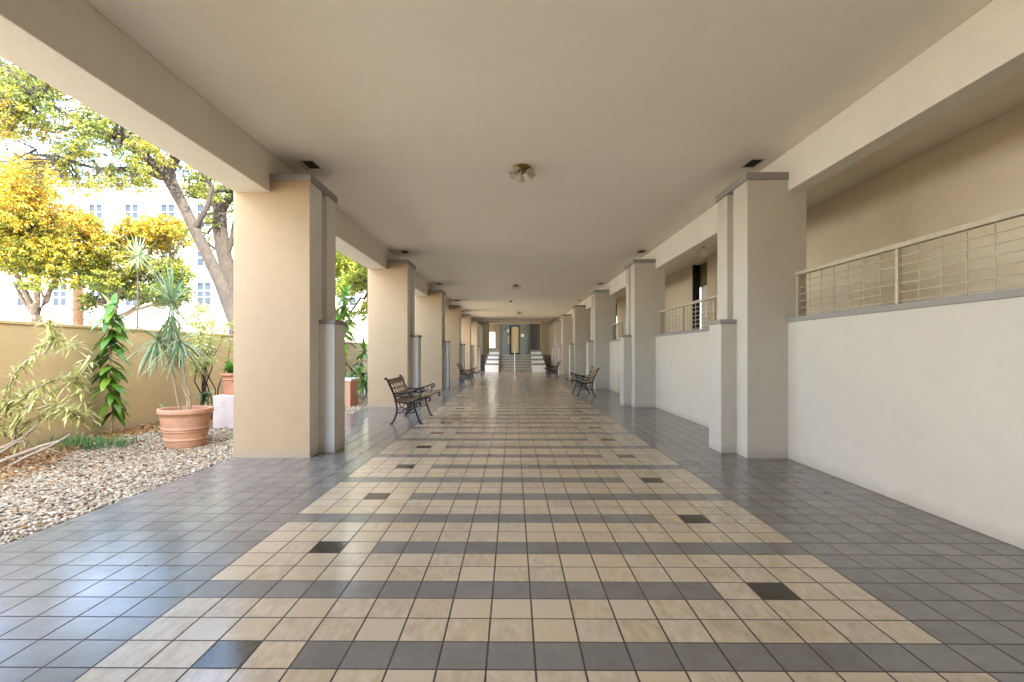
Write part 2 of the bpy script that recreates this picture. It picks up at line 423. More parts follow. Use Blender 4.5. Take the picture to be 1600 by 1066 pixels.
# piers
def pier(side, y0, first_depth=PD):
    s = 1 if side == 'R' else -1
    I, Wf, O, Bt = (RI, RW, RO+.014, RB) if s > 0 else (LI, LW, LO-.022, LB)
    t = thing('pier', ((I+O)/2, y0+first_depth/2, 0), '', 'pier', 'cream piers along the right wall' if s > 0 else 'peach piers along the garden side')
    g0, g1, gd = y0+.40, y0+.585, .085
    pts = [(I, y0), (I, g0), (I+s*gd, g0), (I+s*gd, g1), (I, g1), (I, y0+first_depth), (Wf, y0+first_depth), (Wf, y0)]
    b = MB(); b.prism(pts, 0, ZK0); b.box(Wf, O, y0, y0+first_depth, 0, ZB+.04)
    o = b.build('shaft', [M['tan'], M['pier_grey']] if s < 0 else [M['wall'], M['wall']], t)
    if s < 0:
        for p in o.data.polygons:
            if p.normal.x > .5 and abs(p.center.x + t.location.x - I) < .12: p.material_index = 1
            if abs(p.normal.y) > .5 and y0+.2 < p.center.y + t.location.y < y0+.7: p.material_index = 1
    b = MB(); b.box(I-s*.022, Wf-s*.001, y0-.022, y0+first_depth+.02, ZK0, ZK1); b.build('capital', M['trim'], t, .004)
    b = MB(); b.box(I-s*.001, Bt, y0+.31, y0+.72, 0, 1.645); bo = b.build('buttress', M['pier_grey'] if s < 0 else M['wall'], t, .004)
    b = MB(); b.box(I-s*.002, Bt-s*.018, y0+.292, y0+.738, 1.645, 1.70); b.build('coping', M['trim'], bo, .003)
    return t
ordn = ['nearest', 'second', 'third', 'fourth', 'fifth']
for side in 'LR':
    base = pier(side, PY[0])
    for i in range(6):
        if i == 0: p = base
        elif i < 5:
            p = copy_tree(base); p.location.y = base.location.y + 5.8*i
        else: p = pier(side, PY[5], YE-PY[5])
        if side == 'L':
            lab = ['nearest peach pier on the garden side, widest in view, beside the terracotta pots',
                   'peach pier right behind the nearest bench on the garden side',
                   'third peach pier from the camera on the garden side',
                   'fourth peach pier on the garden side, behind the far left bench',
                   'fifth peach pier on the garden side, last narrow one before the end wall',
                   'long pale wall pier joining the left end of the far wall'][i]
        else:
            lab = ['nearest cream pier on the right, between the two open rail bays',
                   'second cream pier on the right wall, beyond the first low plaster wall bay',
                   'third cream pier on the right, just behind the nearer right bench',
                   'fourth cream pier from the camera on the right wall',
                   'fifth cream pier on the right wall, behind the farther right bench',
                   'long wall pier joining the right end of the far wall'][i]
        p['label'] = lab
for side in 'LR':      # row goes on out of view, added to block light from behind
    for i in (1,):
        src = [o for o in COL.objects if o.name.startswith('pier') and not o.parent and abs(o.location.y-(PY[0]+PD/2)) < .01 and (o.location.x < 0) == (side == 'L')][0]
        p = copy_tree(src); p.location.y -= 5.8*i
        p['label'] = '%s pier added beside the viewer to block light, outside the picture' % ('peach', 'cream')[side == 'R']
XB_ = 5.0
# parapet walls with coping, railings
spans = [(YN, PY[0])] + [(PY[i]+PD, PY[i+1]) for i in range(5)]
plab = ['large low plaster wall in the right foreground with grey coping', 'low plaster wall between the first and second right piers',
        'low plaster wall between the second and third right piers', 'low plaster wall between the third and fourth right piers',
        'low plaster wall between the fourth and fifth right piers', 'low plaster wall between the fifth right pier and the end pier']
def railing(y0, y1, label, wires=True):
    t = thing('railing', (3.43, y1, 1.70), label, 'railing', 'cream railings on the low right wall')
    zt = 2.25
    b = MB(); b.box(3.40, 3.455, y0, y1, zt-.045, zt); b.build('top_rail', M['rail'], t, .004)
    ys = []; y = y1-.025
    while y > y0: ys.append(y); y -= 1.61
    g = MB()
    for p in ys:
        q = MB(); q.box(3.41, 3.447, p-.02, p+.02, 1.70, zt-.047); q.build('post', M['rail'], t, .003)
    for k in range(6):
        z = 1.735 + k*.079; g.tube([(3.428, y0, z), (3.428, y1, z)], .006, 6)
    p = y1-.03-.23
    while p > y0:
        if min(abs(p-q) for q in ys) > .06: g.tube([(3.428, p, 1.70), (3.428, p, zt-.047)], .0058, 6)
        p -= .23
    g.build('wire_grid', M['rail'], t)
rlab = ['cream wire railing in the right foreground', 'cream wire railing between the first and second right piers', 'cream wire railing between the second and third right piers',
        'cream wire railing between the third and fourth right piers', 'cream wire railing between the fourth and fifth right piers', 'farthest cream wire railing, beyond the fifth right pier']
for (a, c), l, r_ in zip(spans, plab, rlab):
    t = thing('parapet', (3.42, (a+c)/2, 0), l, 'wall', 'low plaster walls between the right piers')
    q = MB(); q.box(RW, RO, a, c, 0, 1.645); q.build('wall_panel', M['wall'], t)
    q = MB(); q.box(RW-.02, RO+.02, a+.001, c-.001, 1.645, 1.70); q.build('coping', M['trim'], t, .003)
    railing(a+.002, c-.002, r_)
b = MB(); b.box(LO-.02, XB_, YN-.2, YN-.001, -.05, ZC-.003); struct(b.build('wall_rear_blocker', M['wall']))  # unseen wall added to block light from behind the viewer
# raised walkway behind the parapet; wide far part added unseen to bounce sunlight in
b = MB(); b.box(RO+.02, 9, YN, 33, -.2, ZR); b.box(RO+.02, 24, 33, 60, -.2, ZR); struct(b.build('walkway', M['paving']))
XB = 5.0; DW = [(13.35, 14.45), (24.95, 26.05)]
b = MB(); ys = [YN] + [v for d in DW for v in d] + [36]
for i in range(0, len(ys), 2): b.box(XB, XB+.2, ys[i], ys[i+1], ZR, ZC-.002)
tag(b.build('walkway_wall', M['backwall']), 'tan wall at the back of the raised walkway, seen over the railings', 'wall')
for i, (a, c) in enumerate(DW):
    t = thing('doorway', (XB+.5, (a+c)/2, ZR), ['dark doorway with olive inside, behind the railing past the nearest right pier', 'narrow dark doorway past the second right pier, farther along the walkway'][i], 'doorway')
    q = MB(); q.box(XB+.001, XB+.20, c-.05, c-.001, ZR, ZC-.004); q.build('dark_jamb', M['dark'], t)
    q = MB(); q.box(XB+.201, XB+.30, a-.1, c+.1, 3.10, ZC-.004); q.build('transom', M['olive'], t)
    q = MB(); q.box(XB+.215, XB+.26, a+.001, (a+c)/2-.004, ZR, 3.10); q.build('door_leaf', M['white'], t, .008)
    q = MB(); q.box(XB+.215, XB+.26, (a+c)/2+.004, c-.052, ZR, 3.10); q.build('door_leaf', M['white'], t, .008)
t = thing('globe_lamp', (4.2, 11.45, ZC), 'small white globe lamp under the walkway ceiling, in front of the dark doorway', 'lamp')
b = MB(); b.lathe([(0, 0), (.08, 0), (.08, -.03), (.035, -.05), (.035, -.14), (.05, -.15)], (4.2, 11.45, ZC), 20); b.build('bracket', M['brass'], t)
b = MB(); b.lathe([(.001, -.32)] + [(.10*math.sin(a), -.23-.10*math.cos(a)) for a in np.linspace(.2, 2.9, 12)], (4.2, 11.45, ZC), 20); b.build('globe', M['white'], t)

# ------------------------------------------------------------------ far end
SX0, SX1 = -.99, 1.27      # stairs between the planters
b = MB()
for i in range(6): b.box(SX0, SX1, 34.7+.27*i, 36.4, (ZR/6*i if i else -.05), ZR/6*(i+1)-.002*(i == 5))
for i in range(6): b.box(SX0+.002, SX1-.002, 34.685+.27*i, 34.72+.27*i, ZR/6*(i+1)-.03, ZR/6*(i+1)+.001, 2)
tag(b.build('staircase', [M['concrete'], M['trim'], M['wall']]), 'grey concrete steps climbing to the doors at the far end', 'stairs')
b = MB(); b.box(LI, SX0-.42, 36.3, 46, -.05, ZR); b.box(SX0-.42, SX1+.42, 36.4, 46, -.05, ZR-.003); b.box(SX1+.42, RI, 36.3, 46, -.05, ZR)
struct(b.build('landing', M['brownwall']))
for s, xs, lab in ((-1, (SX0, -1.90), 'white stepped planter wall on the left of the far steps'), (1, (SX1, 2.17), 'white stepped planter wall on the right of the far steps')):
    t = thing('stepped_wall', (sum(xs)/2, 34.6, 0), lab, 'wall', 'stepped walls beside the far stairs')
    tops = [.56, .86, 1.15, 1.45]; x0, x1 = xs
    q = MB()
    for i, z in enumerate(tops): q.box(x0, x1-s*.07*i, 34.5+.55*i, 37.4, (tops[i-1]-.10 if i else 0), z-.12)
    q.build('wall_body', M['white'], t)
    for i, z in enumerate(tops):
        q = MB(); q.box(x0-s*.012, x1-s*.07*i+s*.012, 34.488+.55*i, 34.5+.55*(i+1)+(.7 if i == 3 else .0), z-.119, z); q.build('coping', M['trim'], t, .004)
# handrail
t = thing('handrail', (.13, 34.6, 0), 'cream handrail pole in the middle of the far steps', 'handrail')
b = MB(); b.tube([(.1, 34.55, 0), (.1, 34.55, .92)], .035, 10); b.build('post', M['white'], t)
b = MB(); b.tube([(.1, 36.5, ZR), (.1, 36.5, 1.62)], .03, 10); b.build('post', M['white'], t)
b = MB(); b.tube([(.1, 34.5, .9), (.1, 34.6, .93), (.1, 36.5, 1.66)], .034, 10); b.build('rail', M['white'], t)
# end wall with wide opening
EX0, EX1, EZ = -1.93, 2.20, 3.63
b = MB(); b.box(LO, EX0, YE+.002, YE+.3, ZR, ZC-.004); b.box(EX1, RO, YE+.002, YE+.3, ZR, ZC-.004); b.box(EX0, EX1, YE+.002, YE+.3, EZ, ZC-.004)
tag(b.build('end_wall', M['endtan']), 'tan end wall framing the lobby opening at the far end', 'wall')
t = thing('lobby_wall', (.2, 44.2, ZR), 'blue grey lobby wall around the entrance door at the far end', 'wall')
b = MB(); b.box(-1.1, -.31, 44, 44.3, ZR, ZC-.004); b.box(.55, 1.5, 44, 44.3, ZR, ZC-.004); b.box(-.31, .55, 44, 44.3, 3.56, ZC-.004)
b.build('blue_panel', M['slateblue'], t)
b = MB(); b.box(-2.48, -2.05, 43.9, 44.3, ZR, ZC-.004); b.box(-1.55, -1.1, 43.9, 44.3, ZR, ZC-.004); b.box(-2.05, -1.55, 43.9, 44.3, ZR, 1.68); b.box(-2.05, -1.55, 43.9, 44.3, 3.02, ZC-.004)
b.build('taupe_panel', M['brownwall'], t)
b = MB(); b.box(1.5, 2.83, 43.7, 44.3, ZR, ZC-.004); b.build('dark_panel', M['darkmetal'], t)
b = MB(); b.box(-2.05, -1.55, 44.0, 44.05, 1.68, 3.02); q = b.build('lobby_window', M['litwin'])
tag(q, 'bright narrow window left of the far lobby door', 'window')
t = thing('entrance_door', (.12, 44, ZR), 'dark framed glass entrance door with cream light behind, at the top of the far steps', 'door')
b = MB(); b.box(-.31, -.16, 43.96, 44.1, ZR, 3.56); b.box(.49, .55, 43.96, 44.1, ZR, 3.56); b.box(-.16, .49, 43.96, 44.1, 3.48, 3.56); b.box(-.16, .49, 43.96, 44.1, ZR, 1.25); b.build('door_frame', M['dark'], t)
b = MB(); b.box(-.16, .49, 44.02, 44.06, 1.25, 3.48); b.build('door_glass', M['creamdoor'], t)
b = MB(); b.tube([(-.20, 43.9, 2.0), (-.20, 43.9, 2.7)], .02, 8); b.build('handle', M['brass'], t)
for x0, x1, z0, z1, nm, lab, cat in ((.66, .90, 2.6, 2.86, 'notice', 'white square notice on the blue wall right of the far door', 'notice'),
                                     (-.50, -.36, 3.0, 3.28, 'notice', 'small white notice high on the blue wall left of the far door', 'notice'),
                                     (-.44, -.36, 2.02, 2.65, 'intercom_panel', 'tall white intercom strip left of the far door', 'intercom')):
    b = MB(); b.box(x0, x1, 43.97, 43.998, z0, z1); tag(b.build(nm, M['white']), lab, cat)
for x, lab in ((-.72, 'small dark wall light left of the far door'), (.98, 'small dark wall light right of the far door')):
    t = thing('wall_light', (x, 44, 3.3), lab, 'lamp')
    b = MB(); b.box(x-.05, x+.05, 43.95, 43.999, 3.2, 3.4); b.build('back_plate', M['darkmetal'], t)
    b = MB(); b.lathe([(.04, -.08), (.11, .06), (.10, .07), (.03, -.06)], (x, 43.86, 3.3), 16); b.build('shade', M['brass'], t)

# ------------------------------------------------------------------ ceiling fittings
def ceiling_light(x, y, label):
    t = thing('ceiling_light', (x, y, ZC), label, 'ceiling light', 'brass ceiling lights along the centre line')
    b = MB(); b.lathe([(0, -.001), (.115, -.001), (.12, -.015), (.09, -.03), (.03, -.045), (.03, -.085), (.012, -.10), (0, -.10)], (x, y, ZC), 24); b.build('base_plate', M['brass'], t)
    for k in range(5):
        a = 2*math.pi*k/5 + .5; d = Vector((math.cos(a), math.sin(a), 0))
        c0 = Vector((x, y, ZC-.06)); c1 = c0 + d*.07 + Vector((0, 0, -.005)); c2 = c0 + d*.085 + Vector((0, 0, -.018))
        b = MB(); b.tube([c0, c1, c2], .009, 8); arm = b.build('arm', M['brass'], t)
        ax = (d*.85 + Vector((0, 0, -.42))).normalized()
        b = MB(); b.lathe([(.022, 0), (.03, .012), (.044, .04), (.052, .07), (.062, .085), (.058, .085), (.048, .068), (.04, .04), (.026, .014)], c2, 18, axis=ax)
        b.build('glass_shade', M['shade'], arm)
    return t
L = [((.117, 6.78), 'nearest brass ceiling light with a cluster of glass shades'), ((.10, 18.6), 'middle brass ceiling light of the row, smaller in view'), ((.37, 30.9), 'farthest brass ceiling light, near the end wall')]
t0 = ceiling_light(.117, 6.78, L[0][1])
for (x, y), lab in L[1:]:
    c = copy_tree(t0); c.location = (x, y, ZC); c['label'] = lab; c.rotation_euler.z = .6
t = thing('smoke_detector', (-.12, 24.3, ZC), 'small dark detector on the ceiling left of the lights row', 'detector')
b = MB(); b.lathe([(0, 0), (.07, 0), (.075, -.03), (.05, -.06), (0, -.065)], (-.12, 24.3, ZC), 18); b.build('housing', M['darkmetal'], t)
def vent(x, y, open_, side):
    t = thing('ceiling_vent', (x, y, ZC), '', 'vent', 'ceiling vents above the capitals')
    hx, hy = .085, .15
    b = MB(); e = .014
    b.box(x-hx, x+hx, y-hy, y-hy+e, ZC-.012, ZC-.001); b.box(x-hx, x+hx, y+hy-e, y+hy, ZC-.012, ZC-.001)
    b.box(x-hx, x-hx+e, y-hy+e, y+hy-e, ZC-.012, ZC-.001); b.box(x+hx-e, x+hx, y-hy+e, y+hy-e, ZC-.012, ZC-.001)
    b.build('frame', M['rail'], t)
    b = MB(); b.box(x-hx+e, x+hx-e, y-hy+e, y+hy-e, ZC-.004, ZC-.001); b.build('opening', M['dark'], t)
    b = MB()
    if not open_:
        for k in range(5): b.box(x-hx+e+.002, x+hx-e-.002, y-hy+.03+k*.055, y-hy+.045+k*.055, ZC-.010, ZC-.005)
        b.build('grille', M['darkmetal'], t)
    else:
        b.box(x-hx-.03, x-hx, y-hy, y+hy, ZC-.03, ZC-.022); b.build('flap', M['rail'], t)
        b = MB(); b.tube([(x-hx, y-hy+.03, ZC-.02), (x-hx-.04, y-hy-.06, ZC-.09), (x-hx-.045, y-hy-.08, ZC-.2), (x-hx-.04, y-hy-.08, ZK1)], .003, 6); b.build('wire', M['rail'], t)
    return t
for side, x, nm in (('L', -2.62, 'left'), ('R', 3.08, 'right')):
    first = vent(x, 6.66, side == 'L', side)
    first['label'] = 'open black ceiling box with a loose wire above the nearest peach pier' if side == 'L' else 'white framed ceiling vent above the nearest cream pier on the right'
    second = None
    for i in range(1, 4):
        if side == 'R': v = copy_tree(first)
        else:
            if second is None: second = vent(x, 6.66, False, side); v = second
            else: v = copy_tree(second)
        v.location.y = 6.66 + 5.8*i
        v['label'] = 'small ceiling vent above the %s %s pier on the %s' % (ordn[i], 'peach' if side == 'L' else 'cream', nm)

# ------------------------------------------------------------------ benches
def arc(cx, cz, r, a0, a1, n=10): return [(cx+r*math.cos(R(a0+(a1-a0)*i/n)), cz+r*math.sin(R(a0+(a1-a0)*i/n))) for i in range(n+1)]
def bez(pts, n=14):
    out = []
    P = [Vector((p[0], p[1])) for p in pts]; P = [P[0]*2-P[1]] + P + [P[-1]*2-P[-2]]
    for i in range(1, len(P)-2):
        for k in range(n):
            t = k/n; a, b, c, d = P[i-1], P[i], P[i+1], P[i+2]
            q = .5*((2*b)+(-a+c)*t+(2*a-5*b+4*c-d)*t*t+(-a+3*b-3*c+d)*t**3); out.append((q.x, q.y))
    out.append((P[-2].x, P[-2].y)); return out
SEAT = bez([(.07, .415), (.16, .385), (.30, .385), (.45, .425), (.58, .465), (.66, .47)], 6)
BACK = bez([(.055, .44), (.02, .54), (-.035, .66), (-.09, .78)], 6)
def bench():
    t = thing('bench', (0, 0, 0), '', 'bench', 'cast iron benches along the corridor')
    Ln = 1.2
    def T3(b, pts, y, r, n=7, flat=1): b.tube([(x, y, z) for x, z in pts], r, n, 0, flat)
    for y in (0, Ln):
        b = MB()
        leg = bez([(-.015, .012), (.03, .06), (.075, .18), (.085, .30), (.06, .42)]); T3(b, leg, y, [.022]+[.017]*(len(leg)-1))
        T3(b, bez([(.06, .42), (.03, .52), (-.03, .66), (-.095, .80), (-.125, .815), (-.13, .79)]), y, .017)
        leg = bez([(.52, .012), (.485, .05), (.44, .18), (.40, .30), (.40, .41)]); T3(b, leg, y, [.022]+[.017]*(len(leg)-1))
        T3(b, SEAT + arc(.66, .445, .028, 80, -120, 8), y, .016)
        T3(b, bez([(.025, .55), (.12, .545), (.28, .56), (.42, .60), (.53, .645)]) + arc(.545, .618, .03, 100, -150, 9), y, .015)
        T3(b, bez([(.50, .60), (.525, .55), (.50, .49), (.45, .44)]), y, .012)
        T3(b, bez([(.08, .50), (.20, .475), (.32, .48), (.44, .49)]), y, .010)
        T3(b, arc(.20, .515, .028, 0, 330), y, .009, 6); T3(b, arc(.34, .525, .032, 60, 390), y, .009, 6); T3(b, arc(.44, .54, .026, 0, 330), y, .008, 6)
        T3(b, bez([(.08, .22), (.16, .20), (.24, .27), (.32, .20), (.42, .22)]), y, .011)
        T3(b, arc(.24, .315, .045, 0, 360, 14), y, .009, 6); T3(b, arc(.24, .225, .035, 0, 360, 12), y, .008, 6)
        T3(b, bez([(.12, .385), (.15, .32), (.20, .30)]), y, .010, 6); T3(b, bez([(.37, .39), (.33, .32), (.28, .30)]), y, .010, 6)
        T3(b, arc(.15, .27, .03, 0, 300), y, .008, 6); T3(b, arc(.33, .27, .03, 180, 480), y, .008, 6)
        for fx in (-.02, .525):
            b.box(fx-.025, fx+.03, y-.022, y+.022, 0, .014)
        b.build('end_frame', M['iron'], t)
    b = MB()
    for i in range(8):
        k = i/7*(len(SEAT)-3)+1; p = Vector(SEAT[int(k)]); q = Vector(SEAT[min(int(k)+1, len(SEAT)-1)]); d = (q-p).normalized(); nn = Vector((-d.y, d.x))
        a = p - d*.029 + nn*.016; c = p + d*.029 + nn*.016
        vs = []
        for yy in (.015, Ln-.015):
            for e in (a, c, c+nn*.016, a+nn*.016): vs.append((e.x, yy, e.y))
        b.add(vs, [(0,1,2,3), (7,6,5,4), (0,4,5,1), (1,5,6,2), (2,6,7,3), (3,7,4,0)])
    b.build('seat', M['wood'], t, .003)
    b = MB()
    def bslat(u0, u1, y0, y1, th=.016, off=.014):
        A = Vector((.055, .44)); B_ = Vector((-.09, .80)); d = B_-A; nn = Vector((d.y, -d.x)).normalized()
        a = A+d*u0+nn*off; c = A+d*u1+nn*off; vs = []
        for yy in (y0, y1):
            for e in (a, c, c+nn*th, a+nn*th): vs.append((e.x, yy, e.y))
        b.add(vs, [(0,1,2,3), (7,6,5,4), (0,4,5,1), (1,5,6,2), (2,6,7,3), (3,7,4,0)])
    bslat(.80, .98, .01, Ln-.01); bslat(.04, .22, .01, Ln-.01)
    b.build('back_slats', M['wood'], t, .003)
    b = MB(); A = Vector((.055, .44)); B_ = Vector((-.09, .80)); d = B_-A; nn = Vector((d.y, -d.x)).normalized()
    def bp(u, y): q = A+d*u+nn*.018; return (q.x, y, q.y)
    for u in (.25, .77, .51): b.tube([bp(u, .02), bp(u, Ln-.02)], .009, 6)
    nb = 6
    for i in range(nb):
        yc = (i+.5)*Ln/nb; ry = Ln/nb*.40
        for uc, ru in ((.38, .12), (.64, .12)):
            b.tube([bp(uc+ru*math.sin(a), yc+ry*math.cos(a)) for a in np.linspace(0, 2*math.pi, 15)], .006, 6)
    for i in range(nb+1):
        yc = min(max(i*Ln/nb, .02), Ln-.02); b.tube([bp(.25, yc), bp(.77, yc)], .005, 6)
    b.build('back_lattice', M['brass_wood'] if 'brass_wood' in M else M['wood'], t)
    b = MB(); b.tube([(.24, .01, .19), (.24, Ln-.01, .19)], .010, 8)
    for s_ in (0, Ln): b.tube([(.24, s_, .19), (.24, s_+(.25 if s_ == 0 else -.25), .36)], .008, 6)
    b.build('stretcher', M['iron'], t)
    return t
b0 = bench()
spec = [((-2.17, 9.22), 0, 'nearest iron and wood bench on the garden side, in front of the second peach pier'),
        ((-2.13, 20.65), 0, 'far dark iron bench on the garden side of the corridor'),
        ((2.37, 16.2), math.pi, 'dark iron bench on the right side, nearer of the two on that side'),
        ((2.31, 27.6), math.pi, 'farthest iron bench, on the right near the white stepped wall')]
for i, ((x, y), rz, lab) in enumerate(spec):
    o = b0 if i == 0 else copy_tree(b0)
    o.location = (x, y, 0); o.rotation_euler.z = rz; o['label'] = lab

# ------------------------------------------------------------------ foliage generators
def rand_unit(n):
    v = rng.normal(size=(n, 3)); return v/np.linalg.norm(v, axis=1, keepdims=True)
def leaf_quads(P, size, droop=.3, asp=.5):
    """diamond leaves, each bent along its midrib"""
    n = len(P); d = rand_unit(n); d[:, 2] -= droop; d /= np.linalg.norm(d, axis=1, keepdims=True)
    a = np.cross(d, rand_unit(n)); a /= np.linalg.norm(a, axis=1, keepdims=True)
    s = (size*(.6+.8*rng.random(n)))[:, None]
    up = np.cross(a, d)
    V = np.stack([P, P+d*s*.5+a*s*asp*.5+up*s*.08, P+d*s, P+d*s*.5-a*s*asp*.5+up*s*.08], 1).reshape(-1, 3)
    Fq = np.arange(4*n).reshape(n, 4); return V, Fq
def clump_points(centres, radii, n, sub=26, squash=.75, subr=.2):
    """leaf points gathered in twigs' worth of clumps, so gaps show between them"""
    w_ = np.array(radii)**2.2; w_ /= w_.sum()
    P, Tn = [], []
    for c, r, k in zip(centres, radii, (w_*n).astype(int)):
        m = max(3, k//sub); cc = rand_unit(m)*(rng.random(m)**.42)[:, None]*r
        cc[:, 2] *= squash; cc += np.array(c)
        ti = rng.random(m)
        idx = rng.integers(0, m, k)
        g = rng.normal(size=(k, 3))*(r*subr*.55); g[:, 2] *= .6
        P.append(cc[idx]+g); Tn.append(ti[idx])
    return np.concatenate(P), np.concatenate(Tn)
def wander(p0, p1, n=6, amp=.12):
    p0, p1 = Vector(p0), Vector(p1); L_ = (p1-p0).length; out = [p0]
    for i in range(1, n):
        out.append(p0.lerp(p1, i/n) + Vector([random.gauss(0, 1) for _ in range(3)])*L_*amp*.35)
    return out+[p1]
def tree(name, label, cat, trunk, limbs, clusters, nleaf, leaf, mat, bark, tint_fn=None, group=None, twigs=3, lname='crown', asp=.5, sub=26, subr=.2, extra_br=None):
    """trunk: list of (point, radius); limbs: list of lists of (point, radius); clusters: (centre, radius)"""
    t = thing(name, tuple(trunk[0][0]), label, cat, group)
    b = MB()
    b.tube([p for p, r in trunk], [r for p, r in trunk], 12)
    nodes = [(Vector(p), r) for p, r in trunk[len(trunk)//2:]]
    for l in limbs:
        b.tube([p for p, r in l], [r for p, r in l], 8); nodes += [(Vector(p), r) for p, r in l[1:]]
    for c, r in clusters:
        c = Vector(c); near = sorted(nodes, key=lambda q: (q[0]-c).length)[0]
        r0 = min(near[1]*.75, .05); path = wander(near[0], c, 6)
        b.tube(path, [r0*(1-.8*i/6)+.004 for i in range(7)], 6)
        for k in range(twigs):
            e = c + Vector(rand_unit(1)[0])*r*.85; s_ = path[random.randint(3, 6)]
            b.tube(wander(s_, e, 4), [.014, .011, .008, .006, .004], 5)
    b.build('trunk', bark, t)
    P, ti = clump_points([c for c, r in clusters], [r for c, r in clusters], nleaf, sub=sub, subr=subr)
    V, Fq = leaf_quads(P, leaf, asp=asp)
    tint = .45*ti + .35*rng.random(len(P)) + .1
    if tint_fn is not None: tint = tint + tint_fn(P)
    np_mesh(lname, V, Fq, mat, t, np.clip(tint, 0, 1))
    return t
def scatter(box, n, r0, r1):
    """clusters inside a pixel box (x0,x1,y0,y1) at depth range"""
    x0, x1, y0, y1, d0, d1 = box; out = []
    for _ in range(n):
        Y = random.uniform(d0, d1); out.append((W(random.uniform(x0, x1), random.uniform(y0, y1), Y), random.uniform(r0, r1)))
    return out

# big olive trees over the boundary wall
Yt = 12.5
trunkA = [(W(420, 600, Yt), .28), (W(392, 540, Yt), .25), (W(364, 495, Yt), .18), (W(342, 440, Yt), .15), (W(310, 375, Yt), .13), (W(286, 325, Yt), .125), (W(265, 285, Yt), .14), (W(258, 268, Yt), .18)]
trunkA[0] = (Vector((trunkA[0][0].x, Yt, -.1)), .34)
limbsA = [[(W(255, 272, Yt), .17), (W(225, 245, Yt-.3), .10), (W(180, 215, Yt-.8), .07), (W(120, 190, Yt-1.2), .05), (W(60, 150, Yt-1.6), .03)],
          [(W(260, 268, Yt), .13), (W(275, 235, Yt), .12), (W(268, 205, Yt), .08), (W(250, 150, Yt), .06)],
          [(W(255, 270, Yt), .12), (W(238, 225, Yt+.3), .08), (W(200, 150, Yt+.5), .05)],
          [(W(250, 275, Yt), .10), (W(205, 262, Yt-.4), .06), (W(150, 262, Yt-.8), .045), (W(100, 250, Yt-1), .03)],
          [(W(300, 360, Yt), .09), (W(322, 320, Yt-.2), .06), (W(330, 290, Yt-.2), .04)]]
clA = scatter((-40, 130, 40, 130, 10.5, 13), 20, .3, .6) + scatter((-30, 190, 120, 205, 10.5, 13), 34, .28, .55) + scatter((60, 300, 170, 240, 11.5, 13.5), 17, .3, .6) \
    + scatter((20, 220, 225, 280, 11, 13), 15, .22, .42) + scatter((-20, 40, 160, 215, 11, 13), 7, .3, .5) + scatter((-200, -20, 0, 260, 10, 14), 14, .5, .9) + scatter((230, 320, 215, 265, 12, 14), 6, .25, .45) + scatter((30, 250, 245, 288, 11, 13), 16, .22, .36) + scatter((40, 230, 205, 290, 11, 13), 20, .25, .42)
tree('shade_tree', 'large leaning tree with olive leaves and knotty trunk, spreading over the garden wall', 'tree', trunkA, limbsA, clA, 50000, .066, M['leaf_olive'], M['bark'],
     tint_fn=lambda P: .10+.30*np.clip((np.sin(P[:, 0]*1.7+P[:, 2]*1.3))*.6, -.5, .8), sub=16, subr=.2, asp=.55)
Yb = 13.5
trunkB = [(Vector((W(372, 0, Yb).x, Yb, -.1)), .26), (W(370, 500, Yb), .22), (W(360, 440, Yb), .20), (W(346, 390, Yb), .175), (W(340, 345, Yb), .19), (W(342, 325, Yb), .16)]
limbsB = [[(W(341, 335, Yb), .12), (W(330, 305, Yb), .08), (W(322, 270, Yb+.3), .05)], [(W(342, 330, Yb), .12), (W(362, 300, Yb), .10), (W(380, 250, Yb), .06)],
          [(W(356, 430, Yb), .08), (W(385, 385, Yb), .06), (W(420, 340, Yb), .05)], [(W(350, 400, Yb), .10), (W(362, 370, Yb), .08), (W(368, 330, Yb), .06)]]
clB = scatter((285, 365, 262, 330, 12.5, 14.5), 14, .3, .5) + scatter((296, 340, 330, 385, 13, 14.5), 5, .22, .34) + scatter((365, 500, 180, 340, 12.5, 15), 12, .5, .9)
tree('shade_tree', 'second leafy tree half hidden by the nearest peach pier, upright forked trunk', 'tree', trunkB, limbsB, clB, 22000, .075, M['leaf_olive'], M['bark'], tint_fn=lambda P: -.08, sub=22, subr=.24)
# yellow street trees
def ytree(bx, by, Y, heads, label, n, mat, tf=None, leaf=.095, spread=1.0, limbs_px=()):
    base = Vector((W(bx, 0, Y).x, Y, -.1)); fork = W(bx, by, Y)
    trunk = [(base, .26), (base.lerp(fork, .5), .22), (fork, .20)]
    limbs = [[(fork, .13)] + [(W(x, y, Y+dy), r) for x, y, dy, r in l] for l in limbs_px]
    return tree('street_tree', label, 'tree', trunk, limbs, heads, n, leaf, mat, M['bark_light'], tint_fn=tf, group='yellow street trees beyond the wall', sub=16, asp=.65, subr=.15)
Yc = 19
hc = scatter((-40, 60, 262, 360, 17.5, 20.5), 18, .6, .95) + scatter((-60, 40, 350, 420, 17.5, 20.5), 10, .5, .85) + scatter((20, 115, 360, 445, 18, 20.5), 13, .4, .7) + scatter((-10, 90, 300, 400, 18, 20.5), 10, .5, .8)
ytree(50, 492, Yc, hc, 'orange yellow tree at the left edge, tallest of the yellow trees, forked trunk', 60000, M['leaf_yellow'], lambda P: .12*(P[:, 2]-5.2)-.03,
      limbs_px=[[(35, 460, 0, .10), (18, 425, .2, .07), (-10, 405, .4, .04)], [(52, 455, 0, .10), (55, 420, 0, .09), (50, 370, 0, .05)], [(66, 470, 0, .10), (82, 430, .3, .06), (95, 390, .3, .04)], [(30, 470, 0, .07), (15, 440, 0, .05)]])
Yd = 21.5
